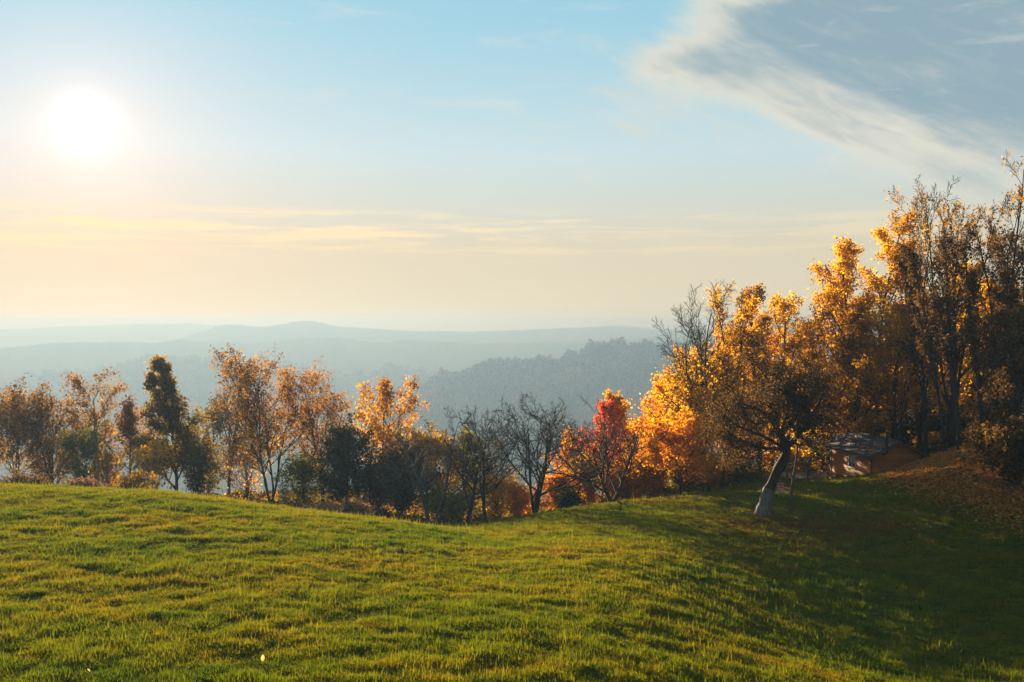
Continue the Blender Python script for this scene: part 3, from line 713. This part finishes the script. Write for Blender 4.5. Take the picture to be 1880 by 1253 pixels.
def grass_mat():
    m, t = new_mat('meadow_grass'); p = pos(t)
    v = t.vm('MULTIPLY', p, (.55, 1.0, .5))
    n1 = t.noise(v, .16, 5, .6, .3); n2 = t.noise(v, 1.3, 5, .65); n3 = t.noise(p, 9.0, 3, .6)
    s = t.m('ADD', t.m('ADD', t.m('MULTIPLY', n1, .40), t.m('MULTIPLY', n2, .42)), t.m('MULTIPLY', n3, .18))
    c = t.ramp(s, ((.36, (.048, .085, .002)), (.45, (.105, .128, .003)), (.53, (.165, .152, .003)), (.61, (.225, .140, .005)), (.70, (.17, .080, .008))))
    d = t.n('ShaderNodeBsdfDiffuse'); t.put(d.inputs[0], c)
    tr = t.n('ShaderNodeBsdfTranslucent'); t.put(tr.inputs[0], c)
    mx = t.n('ShaderNodeMixShader'); mx.inputs[0].default_value = .5
    t.nt.links.new(d.outputs[0], mx.inputs[1]); t.nt.links.new(tr.outputs[0], mx.inputs[2])
    finish(t, mx.outputs[0]); return m
MAT_GRASS = grass_mat()
def clump(seed, n=80, rad=.24, h=.075):
    rng = np.random.RandomState(seed)
    a = rng.uniform(0, 6.28, n); r = rad * np.sqrt(rng.rand(n)); p = np.stack([r * np.cos(a), r * np.sin(a), np.full(n, -.03)], 1)
    ln = h * rng.lognormal(0, .35, n) + .03
    az = rng.uniform(0, 6.28, n); tilt = np.abs(rng.normal(.45, .3, n))
    dr = np.stack([np.cos(az) * np.sin(tilt), np.sin(az) * np.sin(tilt), np.cos(tilt)], 1)
    sd = np.stack([-np.sin(az), np.cos(az), 0 * az], 1); w = rng.uniform(.006, .012, n)[:, None]
    mid = p + dr * ln[:, None] * .55; tip = mid + _norm(dr + np.array([0, 0, -.5])) * ln[:, None] * .5
    V = np.stack([p - sd * w, p + sd * w, mid + sd * w * .8, mid - sd * w * .8, tip], 1).reshape(-1, 3)
    b = np.arange(n)[:, None] * 5
    Fq = np.concatenate([b + np.array([[0, 1, 2]]), b + np.array([[0, 2, 3]]), b + np.array([[3, 2, 4]])])
    return loose('grass_clump', V, Fq, MAT_GRASS)
def scatter_field(rng, n, dlo, dhi, pxlo=-60, pxhi=1940, p=1.0):
    """points spread over the ground seen between two distances"""
    d = dlo * (dhi / dlo) ** rng.rand(n) if p == 0 else np.sqrt(rng.uniform(dlo ** 2, dhi ** 2, n))
    px = rng.uniform(pxlo, pxhi, n)
    return gx(px, d), d, px
def litter_amount(px, py):
    """share of ground hidden by fallen leaves, by where the bank lies"""
    edge = 872 + (px - 1600) * .34
    return np.clip((px - 1590) / 70, 0, 1) * np.clip((edge + 30 - py) / 60, 0, 1)
def build_grass():
    rng = np.random.RandomState(3)
    vs_ = [clump(s) for s in range(4)] + [clump(20 + s, 70, .20, .09) for s in range(2)]
    xs, ys = [], []
    for n, a, b_ in ((34000, 24, 42), (34000, 42, 64), (26000, 64, 92)):
        x, y, px = scatter_field(rng, n, a, b_); xs.append(x); ys.append(y)
    x = np.concatenate(xs); y = np.concatenate(ys)
    keep = y < np.where(x < 0, 88, 90)
    x, y = x[keep], y[keep]; z = height(x, y)
    px = 940 + F * x / y; py = HZ + F * (EYE - z) / y
    la = litter_amount(px, py)
    tus = fbm(x / .95 + 3, y / .6 + 8, 3); big = fbm(x / 7, y / 4 + 3, 2)
    s = np.clip(1 + 1.2 * tus + .4 * big, .35, 2.2) * rng.uniform(.75, 1.25, len(x)) * (1 - .75 * la)
    keep = (rng.rand(len(x)) > la * .97) & (tus + .35 * rng.normal(size=len(x)) > -.62)
    for mx_, my_, mr_ in ((gx(734, 46.5), 46.1, .48), (gx(735, 33.2), 32.9, .40), (gx(479, 29.5), 29.2, .30), (gx(1096, 52.0), 51.6, .35)):
        keep &= (np.hypot(x - mx_, y - my_) > mr_)
    x, y, z, s, px = x[keep], y[keep], z[keep], s[keep], px[keep]
    n = len(x)
    far = 1 + np.clip((y - 40) / 50, 0, 1) * .5
    rot = np.stack([rng.normal(0, .08, n), rng.normal(0, .08, n), rng.uniform(0, 6.28, n)], 1)
    scl = np.stack([(.8 + .3 * s) * far, (.8 + .3 * s) * far, s], 1)
    idx = rng.randint(0, 6, n)
    instancer('grass', np.stack([x, y, z], 1), rot, scl, idx, vs_, 'uneven yellow green meadow grass covering the slopes', 'grass')
build_grass()

# ------------------------------------------------------------------ fallen leaves
MAT_LITTER = leaf_mat('fallen_leaves', ((.0, (.11, .040, .012)), (.35, (.28, .095, .018)), (.6, (.42, .16, .024)), (.85, (.50, .24, .05)), (1.0, (.60, .42, .22))), .3)
def build_litter():
    rng = np.random.RandomState(9)
    N_ = 150000
    d = rng.uniform(44, 80, N_); px = rng.uniform(1480, 1960, N_); x = gx(px, d); z = height(x, d)
    py = HZ + F * (EYE - z) / d
    la = litter_amount(px, py)
    sparse = np.clip((px - 1480) / 250, 0, 1) * np.clip((1010 - py) / 100, 0, 1) * .035
    keep = rng.rand(N_) < np.maximum(la * .8, sparse)
    pts = [np.stack([x, d, z], 1)[keep]]
    # a brown carpet under the apple tree and its side, thinner elsewhere
    n2 = 9000
    cx, cy_ = gx(1440, 61), 59.5
    q = np.stack([cx + rng.normal(1.5, 4.2, n2), cy_ + rng.normal(0, 1.9, n2)], 1)
    pts.append(np.stack([q[:, 0], q[:, 1], height(q[:, 0], q[:, 1])], 1))
    n3 = 260
    x3, y3, p3 = scatter_field(rng, n3, 26, 70)
    pts.append(np.stack([x3, y3, height(x3, y3)], 1))
    c = np.concatenate(pts); c[:, 2] += rng.uniform(.02, .10, len(c))
    n = len(c)
    a = _norm(np.stack([rng.normal(size=n), rng.normal(size=n), rng.normal(0, .35, n)], 1)); b = _norm(np.cross(a, np.stack([rng.normal(0, .3, n), rng.normal(0, .3, n), np.ones(n)], 1)))
    sz = .16 * rng.lognormal(0, .25, n); sz[keep.sum():keep.sum() + n2] *= .6; sz[keep.sum() + n2:] *= .55
    A = a * sz[:, None] * .5; B = b * sz[:, None] * .38; up = np.array([0, 0, .03])
    V = np.stack([c - A + up, c - B, c + A + up, c + B], 1).reshape(-1, 3)
    tint = np.clip(rng.beta(2, 2.2, n), 0, 1)
    tint[keep.sum():keep.sum() + n2] *= .5
    o = mesh_np('leaf_litter', V, np.arange(4 * n).reshape(-1, 4), MAT_LITTER, tint=np.repeat(tint, 4))
    tag(o, 'carpet of fallen brown and orange leaves on the right bank', 'fallen leaves', kind='stuff')
build_litter()

# ------------------------------------------------------------------ single things lying in the lawn
def fallen_leaf(label, px, py, d, length, col, up):
    x = gx(px, d); z = ztop(py, d)
    z = hz(x, d) + .09
    m = leaf_mat('pale_leaf', ((.2, tuple(.7 * q for q in col)), (.8, col)), .6)
    rng = np.random.RandomState(int(px)); o = []
    k = 9; tt = np.linspace(0, 1, k); wd = length * .26 * np.sin(tt * math.pi) ** .7 + .004
    ax = Vector((math.cos(px), .3, up)).normalized(); sd = ax.cross(Vector((0, 0, 1))).normalized() if up < .9 else Vector((1, 0, 0))
    nn = sd.cross(ax)
    V = []
    for i, u in enumerate(tt):
        cpt = ax * (u * length) + nn * (.25 * length * u * u)
        V += [tuple(cpt - sd * wd[i] + nn * wd[i] * .4), tuple(cpt), tuple(cpt + sd * wd[i] + nn * wd[i] * .4)]
    Fq = []
    for i in range(k - 1):
        for s in (0, 1): Fq.append((3 * i + s, 3 * i + s + 1, 3 * i + 4 + s, 3 * i + 3 + s))
    ob = mesh_np('fallen_leaf', V, Fq, m, smooth=True, tint=np.linspace(.2, 1, len(V))); ob.location = (x, d, z)
    tag(ob, label, 'leaf', 'single leaves lying in the lawn')
fallen_leaf('pale upright leaf glowing in the grass near the bottom left', 479, 1210, 29.5, .20, (.45, .30, .11), 1.2)
fallen_leaf('small pale leaf lying beside the upright one', 458, 1208, 29.8, .11, (.6, .42, .18), .2)
fallen_leaf('light leaf at the very bottom left of the lawn', 160, 1247, 28.3, .12, (.7, .50, .22), .6)
fallen_leaf('orange leaf alone in the middle of the far lawn', 1096, 1000, 52.0, .16, (.65, .25, .05), .4)
def mole_hill(label, px, d, w):
    x = gx(px, d); rng = np.random.RandomState(int(px)); V = []; Fq = []
    nr, na = 6, 18
    for i in range(nr):
        for j in range(na):
            r = w * (i / (nr - 1)) * (1 + .16 * rng.normal()); a = j * 2 * math.pi / na
            xx = x + r * math.cos(a) * 1.4; yy = d + r * math.sin(a)
            V.append((xx, yy, hz(xx, yy) + w * .42 * (1 - (i / (nr - 1)) ** 1.5) * (1 + .5 * rng.normal()) - .03))
    for i in range(nr - 1):
        for j in range(na): Fq.append((i * na + j, i * na + (j + 1) % na, (i + 1) * na + (j + 1) % na, (i + 1) * na + j))
    o = mesh_np('molehill', V, Fq, MAT_EARTH, smooth=True); tag(o, label, 'molehill')
MAT_EARTH = bark_mat('dug_earth', (.03, .02, .012), (.10, .065, .035), 8)
mole_hill('small dark molehill in the lawn left of the middle', 734, 46.5, .34)
mole_hill('low brown molehill near the bottom of the lawn on the left', 735, 33.2, .24)

# ------------------------------------------------------------------ cabin
def plank_mat(name, a, b, rough=.65):
    m, t = new_mat(name); p = pos(t)
    oi = t.n('ShaderNodeObjectInfo')
    v = t.vm('MULTIPLY', p, (1.2, 1.2, 14)); n = t.noise(v, 2.2, 5, .6); n2 = t.noise(p, 1.1, 3)
    f = t.m('ADD', t.m('MULTIPLY', n, .5), t.m('ADD', t.m('MULTIPLY', n2, .25), t.m('MULTIPLY', oi.outputs['Random'], .3)))
    finish(t, bsdf(t, t.ramp(f, ((.3, a), (.75, b))), rough, bump(t, n, .3, .01), .3)); return m
MAT_WALL = plank_mat('orange_stained_boards', (.24, .062, .009), (.42, .135, .018))
MAT_TRIM = plank_mat('dark_stained_wood', (.06, .022, .010), (.11, .042, .018))
MAT_DECK = plank_mat('weathered_deck_wood', (.06, .040, .028), (.13, .088, .060))
MAT_SHING = plank_mat('slate_grey_shingles', (.010, .009, .014), (.032, .029, .040), .85)
MAT_IRON = bark_mat('sooty_iron', (.01, .01, .01), (.03, .028, .028))
def plain(name, col, rough=.5, spec=.4):
    m, t = new_mat(name); n = t.noise(pos(t), 6, 4)
    finish(t, bsdf(t, t.mix(t.m('MULTIPLY', n, .5), (*col, 1), (*[c * .6 for c in col], 1)), rough, None, spec)); return m
MAT_FRAME = plain('pale_window_frame', (.42, .34, .27)); MAT_CURTAIN = plain('white_curtain', (.62, .62, .64), .9, .1)
def glass_mat():
    m, t = new_mat('window_glass'); b = t.n('ShaderNodeBsdfPrincipled')
    b.inputs['Base Color'].default_value = (.9, .95, 1, 1); b.inputs['Roughness'].default_value = .03; b.inputs['Transmission Weight'].default_value = 1
    finish(t, b.outputs[0]); return m
MAT_GLASS = glass_mat()

def cabin():
    # local frame: the near corner at the origin, u along the gable front (to the right), v along the long side (to the back)
    d = 76.0; c = Vector((gx(1601, d), d, 0))
    th = R(10.0)
    rz = th
    floor = ztop(836, d) - 2.25
    root = empty('cabin', (c.x, c.y, floor), 'small orange board cabin with dark shingle roof at the forest edge', 'cabin', rz=rz)
    W, Lg, E, RG = 4.3, 6.2, 2.25, 1.0            # width, length, eave height, rise of the roof
    MB().box(.03, W - .03, .03, Lg - .03, -.9, E - .02).prism([(.03, .03, E - .02), (W - .03, .03, E - .02), (W / 2, .03, E + RG - .08)], (0, Lg - .06, 0)).build('wall_core', MAT_TRIM, root)
    n = 15; bh = E / n
    wall = empty_part('side_wall', root)
    wy0, wy1, wz0, wz1 = 2.35, 3.25, .95, 2.0     # window opening in the side wall
    for i in range(n):
        z0, z1 = i * bh + .006, (i + 1) * bh
        spans = [(.0, Lg)] if (z1 < wz0 or z0 > wz1) else [(.0, wy0), (wy1, Lg)]
        for a, b in spans: MB().hexa([(-.035, a, z0), (.03, a, z0), (.03, b, z0), (-.035, b, z0), (-.010, a, z1), (.03, a, z1), (.03, b, z1), (-.010, b, z1)]).build('board', MAT_WALL, wall)
    MB().box(-.02, .03, 0, Lg, -.9, .0).build('plinth', MAT_TRIM, wall)
    front = empty_part('gable_wall', root)
    for i in range(n + 7):
        z0, z1 = i * bh + .006, (i + 1) * bh
        ins = max(0, (z1 - E) / RG * W / 2)
        if ins > W / 2 - .1: break
        MB().hexa([(ins + .0, -.035, z0), (W - ins, -.035, z0), (W - ins, .03, z0), (ins, .03, z0), (ins, -.010, z1), (W - ins, -.010, z1), (W - ins, .03, z1), (ins, .03, z1)]).build('board', MAT_WALL, front)
    MB().box(0, W, -.02, .03, -.9, .0).build('plinth', MAT_TRIM, front)
    for x, y in ((-.06, -.06), (W - .06, -.06), (-.06, Lg - .06)): MB().box(x, x + .12, y, y + .12, -.9, E).build('corner_post', MAT_TRIM, root)
    # window
    win = MB().box(-.055, .02, wy0 - .09, wy0, wz0 - .09, wz1 + .09).box(-.055, .02, wy1, wy1 + .09, wz0 - .09, wz1 + .09).box(-.055, .02, wy0, wy1, wz1, wz1 + .09).box(-.055, .02, wy0, wy1, wz0 - .09, wz0).build('window', MAT_FRAME, root)
    MB().box(-.11, -.057, wy0 - .12, wy1 + .12, wz0 - .13, wz0 - .092).build('sill', MAT_FRAME, win)
    MB().box(-.04, -.01, (wy0 + wy1) / 2 - .025, (wy0 + wy1) / 2 + .025, wz0, wz1).build('mullion', MAT_FRAME, win)
    for a, b in ((wy0, (wy0 + wy1) / 2 - .025), ((wy0 + wy1) / 2 + .025, wy1)): MB().box(-.024, -.018, a, b, wz0, wz1).build('pane', MAT_GLASS, win)
    cv = MB()
    for i in range(14):
        y = wy0 + (wy1 - wy0) * i / 14; cv.box(.004 + .006 * (i % 2), .026, y, y + (wy1 - wy0) / 14 - .002, wz0 + .28, wz1)
    cv.build('curtain', MAT_CURTAIN, win)
    # roof: rows of shingles on both slopes, boards at the verge
    OV, OG = .40, .42
    for side in (0, 1):
        roof = empty_part('roof_slope', root)
        sx = -1 if side == 0 else 1
        ridge_x = W / 2; eave_x = -OV if side == 0 else W + (OV + 1.35)
        run = abs(eave_x - ridge_x); slope = RG / (W / 2)
        rows = 13 if side == 0 else 17
        for r in range(rows):
            t0, t1 = r / rows, (r + 1) / rows
            xa = eave_x + (ridge_x - eave_x) * t0; xb = eave_x + (ridge_x - eave_x) * (t1 + .02)
            za = E + RG - abs(xa - ridge_x) * slope + .03; zb = E + RG - abs(xb - ridge_x) * slope + .03
            y0, y1 = -OG, Lg + OG
            MB().hexa([(xa, y0, za), (xb, y0, zb), (xb, y1, zb), (xa, y1, za), (xa, y0, za + .05), (xb, y0, zb + .025), (xb, y1, zb + .025), (xa, y1, za + .05)] if side == 0 else
                      [(xb, y0, zb), (xa, y0, za), (xa, y1, za), (xb, y1, zb), (xb, y0, zb + .025), (xa, y0, za + .05), (xa, y1, za + .05), (xb, y1, zb + .025)]).build('shingle_course', MAT_SHING, roof)
        ze = E + RG - run * slope
        MB().bar((eave_x - sx * .02, -OG - .03, ze - .05), (ridge_x, -OG - .03, E + RG - .05), .04, .16).build('verge_board', MAT_TRIM, roof)
        MB().box(min(eave_x, eave_x - sx * .04), max(eave_x, eave_x - sx * .04), -OG, Lg + OG, ze - .11, ze + .02).build('fascia', MAT_TRIM, roof)
    MB().box(W / 2 - .10, W / 2 + .10, -OG, Lg + OG, E + RG + .02, E + RG + .085).build('ridge_cap', MAT_SHING, root)
    for y in (.1, Lg * .5, Lg - .1): MB().box(W + 1.45, W + 1.57, y, y + .12, -1.2, E - .72).build('porch_post', MAT_TRIM, root)
    # stove pipe up the gable
    fp = MB().tube([(.98, -.02, E + .02), (.98, -.30, E + .06), (.98, -.52, E + .12), (.98, -.54, E + .4), (.98, -.54, E + 1.55)], [.075] * 5).build('stove_pipe', MAT_IRON, root)
    MB().tube([(.98, -.54, E + 1.6), (.98, -.54, E + 1.66), (.98, -.54, E + 1.74)], [.15, .14, .02]).build('pipe_cap', MAT_IRON, fp)
    # leaves caught on the roof
    rng = np.random.RandomState(4); k = 170
    t_ = rng.rand(k) ** 1.2; yy = Lg * rng.rand(k) ** 1.6 - .3; xx = -OV + (W / 2 + OV) * t_; zz = E + RG - np.abs(xx - W / 2) * RG / (W / 2) + .10
    V, Fq = leaf_quads(rng, np.stack([xx, yy, zz], 1), .14, .7)
    o = mesh_np('roof_leaves', V, Fq, MAT_LITTER, root, tint=np.repeat(rng.uniform(.4, 1, k), 4)); o['kind'] = 'stuff'
    return root, rz, c, floor
def empty_part(name, parent):
    o = bpy.data.objects.new(name, None); C.objects.link(o); o.parent = parent; o.empty_display_size = .1; return o
CAB, CRZ, CC, CFL = cabin()

def deck():
    # behind and left of the cabin, reached along its long side
    d = 80.0; a = Vector((gx(1446, d), d, 0)); z0 = ztop(883, 79.0)
    root = empty('deck', (a.x, a.y, z0), 'weathered wooden deck left of the cabin', 'deck')
    Wd = gx(1538, 80) - a.x; Dp = 3.6
    for i in range(20):
        MB().box(0, Wd, i * Dp / 20 + .012, (i + 1) * Dp / 20, -.05, 0).build('deck_board', MAT_DECK, root)
    MB().box(0, Wd, -.05, .0, -.26, -.053).build('edge_beam', MAT_TRIM, root)
    for x in (.1, Wd * .5, Wd - .2): MB().box(x, x + .14, .05, .19, -1.6, -.055).build('support_post', MAT_TRIM, root)
    rl = empty('deck_railing', (a.x, a.y, z0), 'dark wooden railing with square posts around the deck', 'railing')
    k = 80 / F
    x1, x2 = (1484 - 1446) * k, (1498 - 1446) * k
    H_ = 1.18
    for x, y in ((.05, .06), (x1, .06), (.05, Dp - .1), (x2, Dp * .45), (x2, Dp - .1), (Wd * .72, Dp - .1)): MB().box(x - .07, x + .07, y - .07, y + .07, 0, H_).build('railing_post', MAT_TRIM, rl)
    for z in (H_, H_ * .5):
        nm = 'hand_rail' if z == H_ else 'middle_rail'
        MB().bar((-.05, .06, z + .03), (x1 + .06, .06, z + .03), .16, .06).build(nm, MAT_DECK if z == H_ else MAT_TRIM, rl)
        MB().bar((x1, .14, z + .032), (x2, Dp - .05, z + .032), .14, .06).build(nm, MAT_DECK if z == H_ else MAT_TRIM, rl)
        MB().bar((-.02, Dp - .1, z + .034), (Wd * .75, Dp - .1, z + .034), .14, .06).build(nm, MAT_TRIM, rl)
deck()

MAT_RED = plain('faded_red_paint', (.55, .22, .17), .5); 
def chair():
    d = 70.0; b = base(1441, d)
    root = empty('garden_chair', (b[0], b[1], b[2]), 'small faded red wooden garden chair beside the deck', 'chair', rz=R(28))
    for i in range(4): MB().box(-.26, .26, -.24 + i * .125, -.24 + i * .125 + .10, .40, .43).build('seat_slat', MAT_RED, root)
    for i in range(3):
        y, z = .27 + i * .035, .54 + i * .185
        MB().hexa([(-.26, y, z), (.26, y, z), (.26, y + .03, z), (-.26, y + .03, z), (-.26, y + .015, z + .07), (.26, y + .015, z + .07), (.26, y + .045, z + .07), (-.26, y + .045, z + .07)]).build('back_slat', MAT_RED, root)
    for s in (-1, 1):
        MB().box(s * .26 - .025, s * .26 + .025, -.25, -.20, 0, .64).build('leg', MAT_RED, root)
        MB().bar((s * .24, .22, 0), (s * .24, .37, .98), .05, .05).build('leg', MAT_RED, root)
        MB().box(s * .27 - .04, s * .27 + .04, -.30, .30, .643, .675).build('armrest', MAT_RED, root)
chair()

# ------------------------------------------------------------------ the wooded near hill: crowns that read as one mass
def build_far_wood():
    rng = np.random.RandomState(12)
    m, t = new_mat('distant_crowns'); oi = t.n('ShaderNodeObjectInfo')
    c = t.ramp(oi.outputs['Random'], ((.0, (.022, .034, .010)), (.45, (.045, .05, .014)), (.66, (.15, .11, .02)), (.88, (.30, .14, .03)), (1.0, (.34, .07, .04))))
    finish(t, bsdf(t, c, 1.0, None, 0))
    vs_ = []
    for s in range(5):
        q = np.random.RandomState(200 + s)
        nb = 26; ctr = _norm(q.normal(size=(nb, 3))) * (q.rand(nb, 1) ** .4) * np.array([.42, .42, .46])
        ctr = ctr[:, :] ; n = 1500
        cc = ctr[q.randint(0, nb, n)] + _norm(q.normal(size=(n, 3))) * .17 * (q.rand(n, 1) ** .3)
        V, Fq = leaf_quads(q, cc, .10); vs_.append(loose('crown_pattern', V, Fq, m))
    def place(rd, n, dmax, size, name, label):
        XX, YY, ZZ = rd
        # walk the front slope and the crest
        i = rng.randint(0, XX.shape[0] - 12, n); j = rng.randint(0, XX.shape[1] - 1, n)
        f = rng.rand(n)
        x = XX[i, j] + rng.normal(0, 5, n); y = YY[i, j] * (1 - f) + YY[i + 1, j] * f; z = ZZ[i, j] * (1 - f) + ZZ[i + 1, j] * f
        px = 940 + F * x / y
        k = (px > -150) & (px < 1700) & (z > EYE - 320)
        x, y, z = x[k], y[k], z[k]; s = size * rng.lognormal(0, .28, len(x))
        instancer(name, np.stack([x, y, z + s * .25], 1), np.stack([0 * x, 0 * x, rng.uniform(0, 6.28, len(x))], 1), np.stack([s, s, s * rng.uniform(.9, 1.3, len(x))], 1), rng.randint(0, 5, len(x)), vs_, label, 'wood')
    place(r1, 11000, 900, 26, 'far_wood', 'hazy autumn wood on the nearest hill across the valley')
    place(r2, 8000, 1350, 27, 'far_wood', 'faint blue wood on the second hill across the valley')
build_far_wood()

# ------------------------------------------------------------------ scrub on the slope that falls away behind the crest
def build_scrub():
    rng = np.random.RandomState(31); vs_ = []
    for s, lf in enumerate(('ivy', 'dark', 'brown', 'olive')):
        q = np.random.RandomState(300 + s); n = 420
        c = _norm(q.normal(size=(n, 3))) * (q.rand(n, 1) ** .5) * np.array([.7, .7, .55]); c[:, 2] = np.abs(c[:, 2])
        V, Fq = leaf_quads(q, c, .13); vs_.append(loose('scrub_pattern', V, Fq, LF[lf], tint=np.repeat(q.rand(n), 4)))
    n = 5200
    d = rng.uniform(78, 190, n); px = rng.uniform(-150, 1950, n)
    lim = np.interp(px, [-150, 0, 560, 760, 830, 1000, 1300, 1560, 1760, 1950], [78, 78, 80, 84, 92, 86, 88, 92, 84, 80])
    k = d > lim; d, px = d[k], px[k]; x = gx(px, d); z = height(x, d); n = len(x)
    s = rng.uniform(.7, 1.9, n)
    instancer('scrub', np.stack([x, d, z - .1], 1), np.stack([0 * x, 0 * x, rng.uniform(0, 6.28, n)], 1), np.stack([s, s, s * rng.uniform(.6, 1.3, n)], 1), rng.randint(0, 4, n), vs_, 'dull brown scrub on the slope falling away behind the crest', 'scrub')
build_scrub()
# ------------------------------------------------------------------ haze
def build_haze():
    m = bpy.data.materials.new('haze_air'); m.use_nodes = True
    t = NT(m.node_tree)
    v = t.n('ShaderNodeVolumePrincipled')
    v.inputs['Color'].default_value = (.064, .107, .172, 1)
    v.inputs['Absorption Color'].default_value = (.335, .20, .09, 1)
    v.inputs['Density'].default_value = HAZE
    v.inputs['Anisotropy'].default_value = .36
    o_ = t.n('ShaderNodeOutputMaterial'); t.nt.links.new(v.outputs[0], o_.inputs['Volume'])
    o = MB().box(-9000, 9000, -9000, 9000, EYE - 420, EYE + 15).build('haze', m)
    tag(o, 'pale bluish haze filling the air over the valley', 'haze', kind='stuff')
HAZE = .00067
build_haze()
